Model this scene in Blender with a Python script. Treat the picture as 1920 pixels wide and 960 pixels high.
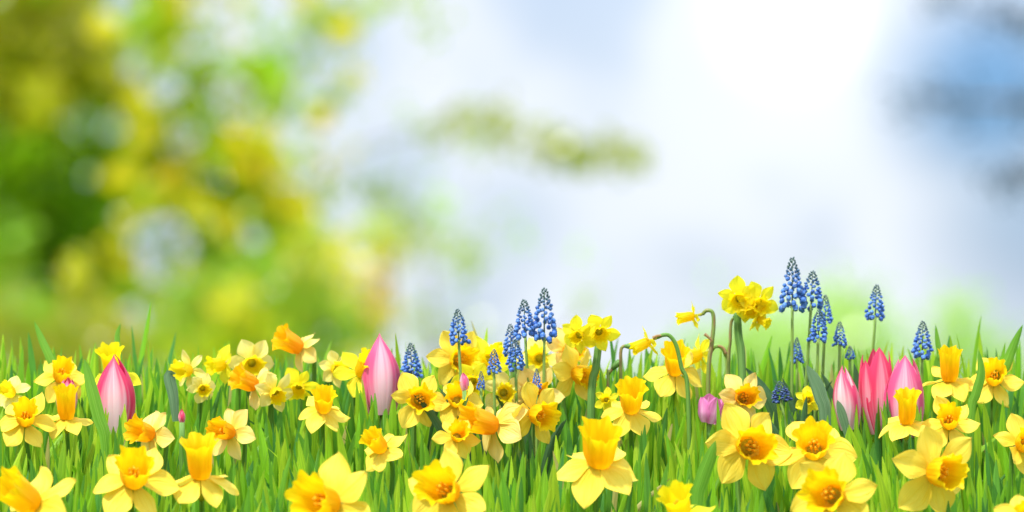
import bpy, math, random
import numpy as np
from mathutils import Vector, Matrix, noise

for o in list(bpy.data.objects): bpy.data.objects.remove(o)
SC = bpy.context.scene
COL = SC.collection
R = math.radians
rnd = random.Random(7)

# ------------------------------------------------------------------ camera
D0 = 8.0                                   # metres to the middle of the flower bank
K = 1.18 / 1920 / D0                       # metres per photo pixel per metre of distance
PITCH = math.atan(220 * K)                 # eye level lies at photo row 700, behind the bank's crest
cam = bpy.data.cameras.new('camera'); CAM = bpy.data.objects.new('camera', cam); COL.objects.link(CAM)
cam.sensor_width = 36.0; cam.lens = 36.0 / (1920 * K)
cam.clip_start = 0.1; cam.clip_end = 2000
CAM.rotation_euler = (R(90) + PITCH, 0, 0)
cam.dof.use_dof = True; cam.dof.focus_distance = 7.98; cam.dof.aperture_fstop = 4.6
SC.camera = CAM

# ------------------------------------------------------------------ sky and sun
SUN_EL, SUN_AZ = R(60), R(-140)            # azimuth measured from +Y towards +X
W = bpy.data.worlds.new('World'); SC.world = W; W.use_nodes = True
nt = W.node_tree; nt.nodes.clear()
def N(t, kind, **kw):
    n = t.nodes.new(kind)
    for k, v in kw.items(): setattr(n, k, v)
    return n
def L(t, a, b): t.links.new(a, b)
def pdir(x, y):                            # direction of a photo pixel
    v = (480 - y) * K
    return Vector(((x - 960) * K, math.cos(PITCH) - v * math.sin(PITCH), math.sin(PITCH) + v * math.cos(PITCH))).normalized()
out = N(nt, 'ShaderNodeOutputWorld'); bg = N(nt, 'ShaderNodeBackground'); L(nt, bg.outputs[0], out.inputs[0])
sky = N(nt, 'ShaderNodeTexSky'); sky.sky_type = 'NISHITA'; sky.sun_disc = False
sky.sun_elevation = SUN_EL; sky.sun_rotation = SUN_AZ
sky.ozone_density = 2.0
tc = N(nt, 'ShaderNodeTexCoord')
nz = N(nt, 'ShaderNodeTexNoise'); nz.inputs['Scale'].default_value = 26; nz.inputs['Detail'].default_value = 3
L(nt, tc.outputs['Generated'], nz.inputs['Vector'])
def vdist(d):
    n = N(nt, 'ShaderNodeVectorMath', operation='DISTANCE'); L(nt, tc.outputs['Generated'], n.inputs[0]); n.inputs[1].default_value = d
    return n.outputs['Value']
def maprange(v, a, b, c, d, smooth=True):
    n = N(nt, 'ShaderNodeMapRange'); n.interpolation_type = 'SMOOTHSTEP' if smooth else 'LINEAR'
    L(nt, v, n.inputs[0])
    for i, q in zip((1, 2, 3, 4), (a, b, c, d)): n.inputs[i].default_value = q
    return n.outputs[0]
def mth(op, a, b):
    n = N(nt, 'ShaderNodeMath', operation=op)
    for i, q in ((0, a), (1, b)):
        if isinstance(q, (int, float)): n.inputs[i].default_value = q
        else: L(nt, q, n.inputs[i])
    return n.outputs[0]
# openings in the cloud deck (blue), and the place where the sun burns through
blue = mth('MULTIPLY', maprange(nz.outputs['Fac'], .48, .66, 0, .34), 1.0)
for (x, y, r, s) in ((1860, 170, 300, .95), (1960, 420, 340, .6), (1930, 640, 300, .35), (740, 330, 170, .35), (620, 90, 200, .35), (960, 420, 170, .28)):
    blue = mth('MAXIMUM', blue, maprange(vdist(pdir(x, y)), 0.12 * r * K, r * K, s, 0))
cloudn = N(nt, 'ShaderNodeTexNoise'); cloudn.inputs['Scale'].default_value = 17; cloudn.inputs['Detail'].default_value = 4
L(nt, tc.outputs['Generated'], cloudn.inputs['Vector'])
ramp = N(nt, 'ShaderNodeValToRGB'); L(nt, cloudn.outputs['Fac'], ramp.inputs[0])
ramp.color_ramp.elements[0].position = .35; ramp.color_ramp.elements[0].color = (.475, .53, .605, 1)
ramp.color_ramp.elements[1].position = .62; ramp.color_ramp.elements[1].color = (.545, .582, .632, 1)
skys = N(nt, 'ShaderNodeMix', data_type='RGBA', blend_type='MULTIPLY'); skys.inputs[0].default_value = 1
L(nt, sky.outputs[0], skys.inputs[6]); skys.inputs[7].default_value = (.026, .050, .096, 1)
mixs = N(nt, 'ShaderNodeMix', data_type='RGBA'); L(nt, blue, mixs.inputs[0]); L(nt, ramp.outputs[0], mixs.inputs[6]); L(nt, skys.outputs[2], mixs.inputs[7])
gd = vdist(pdir(1480, 20))
glow = mth('ADD', maprange(gd, 20 * K, 185 * K, .6, 0), maprange(gd, 0, 430 * K, .07, 0))
sx = N(nt, 'ShaderNodeSeparateXYZ'); L(nt, tc.outputs['Generated'], sx.inputs[0])
zen = N(nt, 'ShaderNodeMix', data_type='RGBA', blend_type='MULTIPLY'); zen.inputs[0].default_value = 1      # an overcast deck is brighter overhead than at the horizon
L(nt, mixs.outputs[2], zen.inputs[6]); L(nt, maprange(sx.outputs[2], .12, .6, 1.0, 2.1), zen.inputs[7])
gl = N(nt, 'ShaderNodeMix', data_type='RGBA', blend_type='ADD'); gl.inputs[0].default_value = 1
L(nt, zen.outputs[2], gl.inputs[6]); L(nt, glow, gl.inputs[7])
L(nt, gl.outputs[2], bg.inputs[0]); bg.inputs[1].default_value = 1.0

sd = Vector((math.sin(SUN_AZ) * math.cos(SUN_EL), math.cos(SUN_AZ) * math.cos(SUN_EL), math.sin(SUN_EL)))
sl = bpy.data.lights.new('sun', 'SUN'); sl.energy = 3.5; sl.angle = R(5); sl.color = (1, .95, .86)
SUN = bpy.data.objects.new('sun', sl); COL.objects.link(SUN); SUN.rotation_euler = sd.to_track_quat('Z', 'Y').to_euler(); SUN.location = (0, 0, 20)

SC.view_settings.view_transform = 'Standard'; SC.view_settings.look = 'None'
SC.view_settings.exposure = 0.75; SC.view_settings.gamma = 1
SC.render.engine = 'CYCLES'
cy = SC.cycles; cy.use_denoising = True; cy.max_bounces = 8; cy.transmission_bounces = 6; cy.diffuse_bounces = 5
cy.sample_clamp_indirect = 6
try: cy.denoiser = 'OPENIMAGEDENOISE'
except Exception: pass

# ------------------------------------------------------------------ helpers
def at(x, y, D):                           # point at distance D (along +Y) seen at a photo pixel
    d = pdir(x, y); return d * (D / d.y)
def tag(o, label=None, cat=None, group=None, kind=None):
    if label: o['label'] = label
    if cat: o['category'] = cat
    if group: o['group'] = group
    if kind: o['kind'] = kind
    return o
def empty(name, loc):
    o = bpy.data.objects.new(name, None); COL.objects.link(o); o.location = loc; o.empty_display_size = .02; return o
def put(name, me, parent=None, M=None):
    o = bpy.data.objects.new(name, me); COL.objects.link(o)
    if parent: o.parent = parent
    if M is not None: o.matrix_basis = M
    return o
def mesh(name, verts, faces, mat, uvs=None, cols=None, smooth=True):
    me = bpy.data.meshes.new(name); me.from_pydata([tuple(v) for v in verts], [], faces)
    if mat: me.materials.append(mat)
    if smooth: me.polygons.foreach_set('use_smooth', [True] * len(me.polygons))
    if uvs is not None:
        ul = me.uv_layers.new(name='UVMap'); li = np.zeros(len(me.loops), dtype=np.int32); me.loops.foreach_get('vertex_index', li)
        ul.data.foreach_set('uv', np.asarray(uvs, dtype=np.float32)[li].ravel())
    if cols is not None:
        ca = me.color_attributes.new('tone', 'FLOAT_COLOR', 'POINT'); c = np.ones((len(verts), 4), np.float32); c[:, :3] = cols
        ca.data.foreach_set('color', c.ravel())
    me.update(); return me
def grid_faces(nu, nv, wrap=False, off=0):
    f = []
    for j in range(nv - 1):
        for i in range(nu if wrap else nu - 1):
            a = j * nu + i; b = j * nu + (i + 1) % nu
            f.append((off + a, off + b, off + b + nu, off + a + nu))
    return f
def tube(path, radii, n=8, off=0):
    """verts, faces, uvs of a tube swept along a list of points"""
    V = []; U = []; m = len(path); path = [Vector(p) for p in path]
    for j, p in enumerate(path):
        t = (path[min(j + 1, m - 1)] - path[max(j - 1, 0)]).normalized()
        a = t.cross(Vector((.31, .9, .12))).normalized(); b = t.cross(a).normalized()
        for i in range(n):
            th = 2 * math.pi * i / n
            V.append(p + (a * math.cos(th) + b * math.sin(th)) * radii[j]); U.append((i / n, j / (m - 1)))
    F = grid_faces(n, m, True, off)
    F.append(tuple(off + i for i in range(n))[::-1]); F.append(tuple(off + (m - 1) * n + i for i in range(n)))
    return V, F, U
def bez(p0, p1, p2, p3, n=14):
    r = []
    for i in range(n):
        t = i / (n - 1); s = 1 - t
        r.append(p0 * s**3 + p1 * 3 * s * s * t + p2 * 3 * s * t * t + p3 * t**3)
    return r
def chain(pts, n=5):                       # Catmull-Rom through points
    P = [pts[0] * 2 - pts[1]] + pts + [pts[-1] * 2 - pts[-2]]; r = []
    for k in range(1, len(P) - 2):
        a, b, c, d = P[k - 1:k + 3]
        for i in range(n):
            t = i / n
            r.append(.5 * ((2 * b) + (c - a) * t + (2 * a - 5 * b + 4 * c - d) * t * t + (3 * b - a - 3 * c + d) * t**3))
    r.append(pts[-1]); return r

# ------------------------------------------------------------------ materials
def newmat(name):
    m = bpy.data.materials.new(name); m.use_nodes = True; t = m.node_tree; t.nodes.clear(); return m, t
def leafy(t, colsock, trans=.35, rough=.45, spec=.3, bump=None, transmul=(1, 1, 1)):
    o = N(t, 'ShaderNodeOutputMaterial'); p = N(t, 'ShaderNodeBsdfPrincipled'); tr = N(t, 'ShaderNodeBsdfTranslucent'); mx = N(t, 'ShaderNodeMixShader')
    p.inputs['Roughness'].default_value = rough; p.inputs['Specular IOR Level'].default_value = spec
    L(t, colsock, p.inputs['Base Color'])
    mm = N(t, 'ShaderNodeMix', data_type='RGBA', blend_type='MULTIPLY'); mm.inputs[0].default_value = 1
    L(t, colsock, mm.inputs[6]); mm.inputs[7].default_value = (*transmul, 1); L(t, mm.outputs[2], tr.inputs[0])
    if bump is not None:
        b = N(t, 'ShaderNodeBump'); b.inputs['Strength'].default_value = .6; b.inputs['Distance'].default_value = .003
        L(t, bump, b.inputs['Height']); L(t, b.outputs[0], p.inputs['Normal'])
    mx.inputs[0].default_value = trans; L(t, p.outputs[0], mx.inputs[1]); L(t, tr.outputs[0], mx.inputs[2]); L(t, mx.outputs[0], o.inputs[0])
def rgbmix(t, f, a, b, blend='MIX'):
    n = N(t, 'ShaderNodeMix', data_type='RGBA', blend_type=blend)
    for i, q in ((0, f), (6, a), (7, b)):
        if isinstance(q, (int, float)): n.inputs[i].default_value = q
        elif isinstance(q, tuple): n.inputs[i].default_value = (*q, 1)
        else: L(t, q, n.inputs[i])
    return n.outputs[2]
def streaks(t, su, sv, detail=3):          # noise stretched along a petal (veins), 0..1
    uv = N(t, 'ShaderNodeUVMap'); mp = N(t, 'ShaderNodeMapping'); mp.inputs['Scale'].default_value = (su, sv, 1)
    oi = N(t, 'ShaderNodeObjectInfo'); cb = N(t, 'ShaderNodeCombineXYZ'); L(t, oi.outputs['Random'], cb.inputs[2])
    sc = N(t, 'ShaderNodeVectorMath', operation='SCALE'); L(t, cb.outputs[0], sc.inputs[0]); sc.inputs['Scale'].default_value = 37
    L(t, uv.outputs[0], mp.inputs[0]); L(t, sc.outputs[0], mp.inputs['Location'])
    nz = N(t, 'ShaderNodeTexNoise'); nz.inputs['Scale'].default_value = 1; nz.inputs['Detail'].default_value = detail
    L(t, mp.outputs[0], nz.inputs['Vector']); return nz.outputs['Fac'], uv
def ramp2(t, s, p0, p1):
    n = N(t, 'ShaderNodeMapRange'); n.interpolation_type = 'SMOOTHSTEP'; L(t, s, n.inputs[0]); n.inputs[1].default_value = p0; n.inputs[2].default_value = p1; return n.outputs[0]
def objattr(t, name):
    n = N(t, 'ShaderNodeAttribute'); n.attribute_type = 'OBJECT'; n.attribute_name = name; return n.outputs['Fac']

def petal_mat(name, deep, pale, trans=.30):
    m, t = newmat(name); s, uv = streaks(t, 22, 1.6); sp = N(t, 'ShaderNodeSeparateXYZ'); L(t, uv.outputs[0], sp.inputs[0])
    c = rgbmix(t, ramp2(t, sp.outputs[1], .05, .75), deep, pale)
    c = rgbmix(t, objattr(t, 'tint'), c, pale)
    f = N(t, 'ShaderNodeMath', operation='MULTIPLY'); L(t, ramp2(t, s, .48, .72), f.inputs[0]); f.inputs[1].default_value = .75
    c = rgbmix(t, f.outputs[0], c, deep)
    tip = ramp2(t, sp.outputs[1], .965, 1.0)
    f2 = N(t, 'ShaderNodeMath', operation='MULTIPLY'); L(t, tip, f2.inputs[0]); f2.inputs[1].default_value = .5
    c = rgbmix(t, f2.outputs[0], c, (.62, .45, .16))
    leafy(t, c, trans, .5, .25, s); return m
PET = {'L': petal_mat('golden_petal', (.93, .61, .016), (.94, .74, .085)),
       'O': petal_mat('apricot_petal', (.92, .62, .05), (.93, .73, .22)),
       'B': petal_mat('lemon_petal', (.95, .80, .008), (.96, .88, .03), .45),
       'P': petal_mat('cream_petal', (.93, .78, .06), (.95, .86, .28))}
def trumpet_mat(name, base, rim, inner, trans=.48):
    m, t = newmat(name); s, uv = streaks(t, 34, 1.3); sp = N(t, 'ShaderNodeSeparateXYZ'); L(t, uv.outputs[0], sp.inputs[0])
    c = rgbmix(t, ramp2(t, sp.outputs[1], .25, 1.0), base, rim)
    f = N(t, 'ShaderNodeMath', operation='MULTIPLY'); L(t, ramp2(t, s, .45, .7), f.inputs[0]); f.inputs[1].default_value = .5
    c = rgbmix(t, f.outputs[0], c, inner)
    leafy(t, c, trans, .48, .25, s); return m
TRU = {'L': trumpet_mat('orange_trumpet', (.94, .50, .003), (.95, .71, .005), (.94, .57, .003)),
       'O': trumpet_mat('deep_orange_trumpet', (.93, .39, .003), (.94, .56, .004), (.93, .44, .003)),
       'B': trumpet_mat('lemon_trumpet', (.95, .68, .005), (.95, .80, .007), (.95, .70, .005), .62),
       'P': trumpet_mat('yellow_trumpet', (.95, .68, .008), (.95, .80, .014), (.95, .70, .008), .62)}
def plain(name, c1, c2, trans=.2, su=14, sv=2, rough=.45):
    m, t = newmat(name); s, uv = streaks(t, su, sv); leafy(t, rgbmix(t, ramp2(t, s, .35, .65), c1, c2), trans, rough, .3, s); return m
M_STEM = plain('green_stem', (.10, .24, .035), (.17, .34, .06), .12)
M_STEM_DARK = plain('dark_green_stem', (.09, .22, .045), (.15, .31, .07), .1)
M_STEM_OLIVE = plain('olive_stem', (.17, .32, .05), (.27, .40, .09), .12)
M_STEM_BROWN = plain('brown_stem', (.26, .17, .07), (.18, .28, .06), .1, 3, 5)
M_NECK = plain('flower_tube', (.42, .46, .05), (.60, .55, .05), .25)
M_SPATHE = plain('papery_spathe', (.42, .25, .10), (.55, .38, .2), .4)
M_STAMEN = plain('anther', (.95, .66, .04), (.92, .54, .02), .4, 3, 3)
M_TLEAF = plain('grey_green_leaf', (.10, .20, .09), (.17, .29, .15), .22, 18, 1)
M_MLEAF = plain('dark_leaf', (.05, .13, .05), (.09, .20, .07), .22, 18, 1)

def tulip_mat(name, pink, pale, lo, hi):
    m, t = newmat(name); s, uv = streaks(t, 11, .5, 4); sp = N(t, 'ShaderNodeSeparateXYZ'); L(t, uv.outputs[0], sp.inputs[0])
    mm = N(t, 'ShaderNodeMath', operation='SUBTRACT'); L(t, sp.outputs[0], mm.inputs[0]); mm.inputs[1].default_value = .46
    ab = N(t, 'ShaderNodeMath', operation='ABSOLUTE'); L(t, mm.outputs[0], ab.inputs[0])      # 0 mid .. .5 edge
    v1 = N(t, 'ShaderNodeMath', operation='MULTIPLY_ADD'); L(t, sp.outputs[1], v1.inputs[0]); v1.inputs[1].default_value = .42; L(t, ab.outputs[0], v1.inputs[2])
    v2 = N(t, 'ShaderNodeMath', operation='MULTIPLY_ADD'); L(t, s, v2.inputs[0]); v2.inputs[1].default_value = .62; L(t, v1.outputs[0], v2.inputs[2])
    c = rgbmix(t, ramp2(t, v2.outputs[0], lo, hi), pale, pink)
    leafy(t, c, .34, .38, .4, s); return m
M_TUL = {'stripe': tulip_mat('striped_pink_tulip', (.76, .03, .13), (.87, .66, .70), .46, .90),
         'soft': tulip_mat('soft_pink_tulip', (.80, .09, .25), (.88, .60, .68), .42, .98),
         'red': tulip_mat('rose_red_tulip', (.80, .05, .15), (.88, .52, .60), .36, .90),
         'pale': tulip_mat('pale_pink_tulip', (.76, .07, .19), (.88, .70, .72), .58, .98),
         'violet': tulip_mat('violet_pink', (.76, .22, .52), (.88, .55, .76), .3, .85)}
m, t = newmat('grape_hyacinth_floret'); a = N(t, 'ShaderNodeAttribute'); a.attribute_name = 'tone'; leafy(t, a.outputs['Color'], .22, .4, .4); M_FLORET = m
def toned(name, trans, rough=.45, spec=.3, vein=True):
    m, t = newmat(name); a = N(t, 'ShaderNodeAttribute'); a.attribute_name = 'tone'; c = a.outputs['Color']; s = None
    if vein:
        s, uv = streaks(t, 9, .8, 3); c = rgbmix(t, 1.0, c, rgbmix(t, ramp2(t, s, .3, .7), (.78, .8, .8), (1.15, 1.1, 1.0)), 'MULTIPLY')
    leafy(t, c, trans, rough, spec, s); return m
M_GRASS = toned('grass_blade', .5, .36, .45)
M_TREELEAF = toned('tree_leaf', .58, .25, 1.0, False)
M_DULLLEAF = toned('dull_tree_leaf', .4, .8, .1, False)
m, t = newmat('bark'); n = N(t, 'ShaderNodeTexNoise'); n.inputs['Scale'].default_value = 9; n.inputs['Detail'].default_value = 6
o = N(t, 'ShaderNodeOutputMaterial'); p = N(t, 'ShaderNodeBsdfPrincipled'); L(t, rgbmix(t, ramp2(t, n.outputs[0], .3, .7), (.10, .065, .03), (.19, .14, .075)), p.inputs[0]); p.inputs['Roughness'].default_value = .9; L(t, p.outputs[0], o.inputs[0]); M_BARK = m
m, t = newmat('turf_soil'); n = N(t, 'ShaderNodeTexNoise'); n.inputs['Scale'].default_value = 30; n.inputs['Detail'].default_value = 8
o = N(t, 'ShaderNodeOutputMaterial'); p = N(t, 'ShaderNodeBsdfPrincipled'); L(t, rgbmix(t, ramp2(t, n.outputs[0], .35, .65), (.05, .09, .02), (.10, .20, .04)), p.inputs[0]); p.inputs['Roughness'].default_value = .95; L(t, p.outputs[0], o.inputs[0]); M_SOIL = m

# ------------------------------------------------------------------ ground: plain with a flower bank across it
HG = .135                                   # usual height of the grass
CREST = 8.3
def top_row(D): return 665 + (CREST - D) * 492          # photo row of the usual grass tops at a distance
def bank(D, x=0):
    if D < 6.6: z = -.6
    elif D <= CREST:
        z = (700 - top_row(D)) * K * D - HG
    else:
        s = (D - CREST) / 2.6; z = (700 - 665) * K * CREST - HG - .02 * min(s * 4, 1) - .47 * (3 * s * s - 2 * s**3 if s < 1 else 1)
    return max(z, -.6) + .004 * math.sin(x * 9 + D * 7)
ys = [-60, -20, -5, 2, 5, 6, 6.4] + list(np.arange(6.6, 9.4, .06)) + [9.6, 10, 10.5, 11, 12, 15, 20, 30, 50, 90, 180, 400, 1200]
xs = [-900, -300, -100, -40, -15, -6, -3] + list(np.arange(-1.6, 1.61, .08)) + [3, 6, 15, 40, 100, 300, 900]
gv = [(x, y, bank(y, x)) for y in ys for x in xs]
tag(put('ground', mesh('ground', gv, grid_faces(len(xs), len(ys)), M_SOIL)), kind='structure')

# ------------------------------------------------------------------ flower meshes (unit size: petal reach = 1)
def petal_mesh(seed, w, reflex_curve, twist=0.0):
    r = random.Random(seed); nu, nv = 11, 16; V = []; U = []
    ph = r.uniform(0, 6.28); am = r.uniform(.03, .06); cup = r.uniform(-.08, .34); sk = r.uniform(-.07, .07)
    for j in range(nv):
        v = j / (nv - 1)
        prof = (min(v / .5, 1.0) ** .62 if v < .5 else 1.0) * (1.0 if v < .5 else max(0, 1 - ((v - .5) / .5) ** 1.9) ** .92)
        prof = max(prof, .30 if v < .1 else 0); ww = w * prof
        if v > .93: ww = max(ww, .018 * (1 - v) / .07)
        rho = .13 + .87 * v
        for i in range(nu):
            u = -1 + 2 * i / (nu - 1)
            x = u * ww + sk * math.sin(v * 3.14)
            z = cup * (u * u) * ww + reflex_curve * v * v * .22 - .04 * (1 - abs(u)) ** 3 * math.sin(3.14 * v)
            z += am * math.sin(ph + v * 7 + 2.2 * u) * abs(u) * min(1, v * 2)
            z += twist * u * ww * v
            V.append((x, rho, z)); U.append((i / (nu - 1), v))
    return mesh('petal', V, grid_faces(nu, nv), None, U)
PETALS = []                                 # (mesh without material) -> one copy per colour
for q in range(7):
    PETALS.append(petal_mesh(50 + q, (.33, .31, .35, .29, .34, .30, .32)[q], (-.3, .5, -.9, .2, -.5, .8, 0)[q], (0, .25, -.3, .1, -.1, .2, -.2)[q]))
SLIM = [petal_mesh(90 + q, (.23, .21, .25)[q], (.4, -.5, 0)[q], (.2, -.2, .1)[q]) for q in range(3)]
def coloured(lst, mat):
    r = []
    for me in lst: c = me.copy(); c.materials.append(mat); r.append(c)
    return r
PM = {k: coloured(PETALS, m) for k, m in PET.items()}; SM = {k: coloured(SLIM, m) for k, m in PET.items()}
def trumpet_mesh(seed, mouth, mat):
    r = random.Random(seed); nu, nv = 60, 18; V = []; U = []; p = [r.uniform(0, 6.28) for _ in range(6)]
    for j in range(nv):
        v = j / (nv - 1)
        base = .225 + .06 * min(1, v / .2) + .055 * v
        fl = max(0, (v - .62) / .38) ** 2
        for i in range(nu):
            th = 2 * math.pi * i / nu
            rib = .016 * math.cos(6 * th + p[5]) * min(1, v * 2) + .008 * math.cos(18 * th + p[3]) * v
            ruf = fl * (.05 * math.sin(6 * th + p[0]) + .036 * math.sin(10 * th + p[1]) + .02 * math.sin(17 * th + p[2]))
            rr = base + rib + fl * (mouth - .335) + ruf
            z = v + fl * (.045 * math.sin(6 * th + p[1]) + .022 * math.sin(11 * th + p[4]) + .01 * math.sin(21 * th))
            V.append((rr * math.cos(th), rr * math.sin(th), z)); U.append((i / nu, v))
    F = grid_faces(nu, nv, True); F.append(tuple(range(nu))[::-1])
    return mesh('trumpet', V, F, mat, U)
TM = {k: [trumpet_mesh(11 + 5 * s, (.40, .36, .43, .38, .45)[s], m) for s in range(5)] for k, m in TRU.items()}
sv, sf, su_ = [], [], []
for pth, rad in (([Vector((.075, 0, 0)), Vector((.085, 0, .35))], [.012, .012]), ([Vector((.085, 0, .33)), Vector((.10, 0, .42)), Vector((.105, 0, .55)), Vector((.10, 0, .62))], [.014, .034, .030, .012])):
    a, b, c = tube(pth, rad, 6, len(sv)); sv += a; sf += b; su_ += c
STAMEN = mesh('stamen', sv, sf, M_STAMEN, su_)
a, b, c = tube([Vector((0, 0, 0)), Vector((0, 0, .6)), Vector((0, 0, .66)), Vector((0, 0, .7))], [.014, .016, .04, .015], 8); PISTIL = mesh('pistil', a, b, M_STAMEN, c)
a, b, c = tube([Vector((0, 0, z)) for z in (.03, -.05, -.2, -.34, -.38, -.46, -.56, -.62)], [.17, .135, .085, .07, .095, .11, .085, .05], 10); TUBE = mesh('flower_tube', a, b, M_NECK, c)

def facing(yaw, pitch, roll):
    ya, pi = R(yaw), R(pitch)
    a = Vector((math.sin(ya) * math.cos(pi), -math.cos(ya) * math.cos(pi), math.sin(pi)))
    up = Vector((0, 0, 1)) if abs(pitch) < 80 else Vector((0, 1, 0))
    y = (up - a * up.dot(a)).normalized(); x = y.cross(a)
    return Matrix((x, y, a)).transposed().to_4x4() @ Matrix.Rotation(R(roll), 4, 'Z'), a
FLOWERS = []                                # (photo x, y, size, D) so that grass can leave the faces free
def blossom(root, base, c, size, yaw, pitch, roll, kind, tl, reflex, variant=0, slim=False, stamens=False, tint=0.0, mouth=1.0):
    M, a = facing(yaw, pitch, roll); T = Matrix.Translation(c - base) @ M; Rr = size / 2
    S = Matrix.Scale(Rr, 4); rr = random.Random(int(c.x * 9999) + int(c.z * 7777))
    lib = SM[kind] if slim else PM[kind]; odd = rr.choice((0, 18, 24, -16, 14)); oddk = rr.randrange(6); mx_, my_ = mouth * rr.uniform(.92, 1.1), mouth * rr.uniform(.9, 1.06); tl *= rr.uniform(.85, 1.02)
    for k in range(6):
        inner = k % 2
        me = lib[rr.randrange(len(lib))]
        tilt = Matrix.Rotation(R(-reflex + rr.uniform(-8, 8) + (odd if k == oddk else 0)), 4, 'X')       # + leans forward
        zz = Matrix.Translation((0, 0, .015 if inner else -.02))
        q = put('petal', me, root, T @ Matrix.Rotation(R(60 * k + rr.uniform(-5, 5)), 4, 'Z') @ S @ zz @ Matrix.Translation((0, .12, 0)) @ tilt @ Matrix.Translation((0, -.12, 0)) @ Matrix.Rotation(R(rr.uniform(-10, 10)), 4, 'Y') @ Matrix.Diagonal((rr.uniform(.92, 1.08) * (.92 if inner else 1.06), rr.uniform(.93, 1.04), 1, 1)))
        q['tint'] = max(0, min(1, tint + rr.uniform(-.15, .25)))
    tr = put('trumpet', TM[kind][variant % 5], root, T @ Matrix.Rotation(rr.uniform(0, 6), 4, 'Z') @ Matrix.Diagonal((Rr * mx_, Rr * my_, Rr * tl, 1)))
    if stamens:
        for k in range(6):
            put('stamen', STAMEN, tr, Matrix.Rotation(R(60 * k + 15), 4, 'Z') @ Matrix.Diagonal((1, 1, .95, 1)))
        put('pistil', PISTIL, tr)
    put('flower_tube', TUBE, root, T @ S)
    return c - a * Rr * .58, a, Rr
def stem_mesh(root, pts, r0, r1, mat, name='stem'):
    n = len(pts); a, b, c = tube(pts, [r0 + (r1 - r0) * i / (n - 1) for i in range(n)], 8)
    return put(name, mesh(name, a, b, mat, c), root)
def depth_for(y, size):
    yt = max(680, min(1015, y + .36 * size)); return CREST - (yt - 665) / 492
def daffodil(x, y, size, yaw, pitch, roll, kind, label, tl=.8, reflex=None, D=None, slim=False, tint=.15, mouth=1.0):
    if D is None: D = depth_for(y, size)
    if reflex is None: reflex = 6 if pitch < 20 else (16 if pitch < 45 else 27)
    c = at(x, y, D); sz = size * K * D
    bx = c.x + rnd.uniform(-.008, .008) - math.sin(R(yaw)) * .012; by = D + .025 + .02 * math.cos(R(yaw)); base = Vector((bx, by, bank(by, bx) - .004))
    root = tag(empty('daffodil', base), label, 'daffodil', 'daffodils in the meadow')
    st = size >= 108 and pitch < 48 and abs(yaw) < 45
    p3, a, Rr = blossom(root, base, c, sz, yaw, pitch, roll, kind, tl, reflex, rnd.randrange(5), slim, st, tint, mouth)
    h = p3.z - base.z
    pts = bez(Vector((0, 0, 0)), Vector((0, 0, max(.5 * h, .02))), p3 - base - a * Rr * .45 + Vector((0, 0, .25 * Rr if pitch < 20 else -.2 * Rr)), p3 - base, 16)
    stem_mesh(root, pts, .0036, .0026, M_STEM)
    FLOWERS.append((x, y, size, D)); return root

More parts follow.
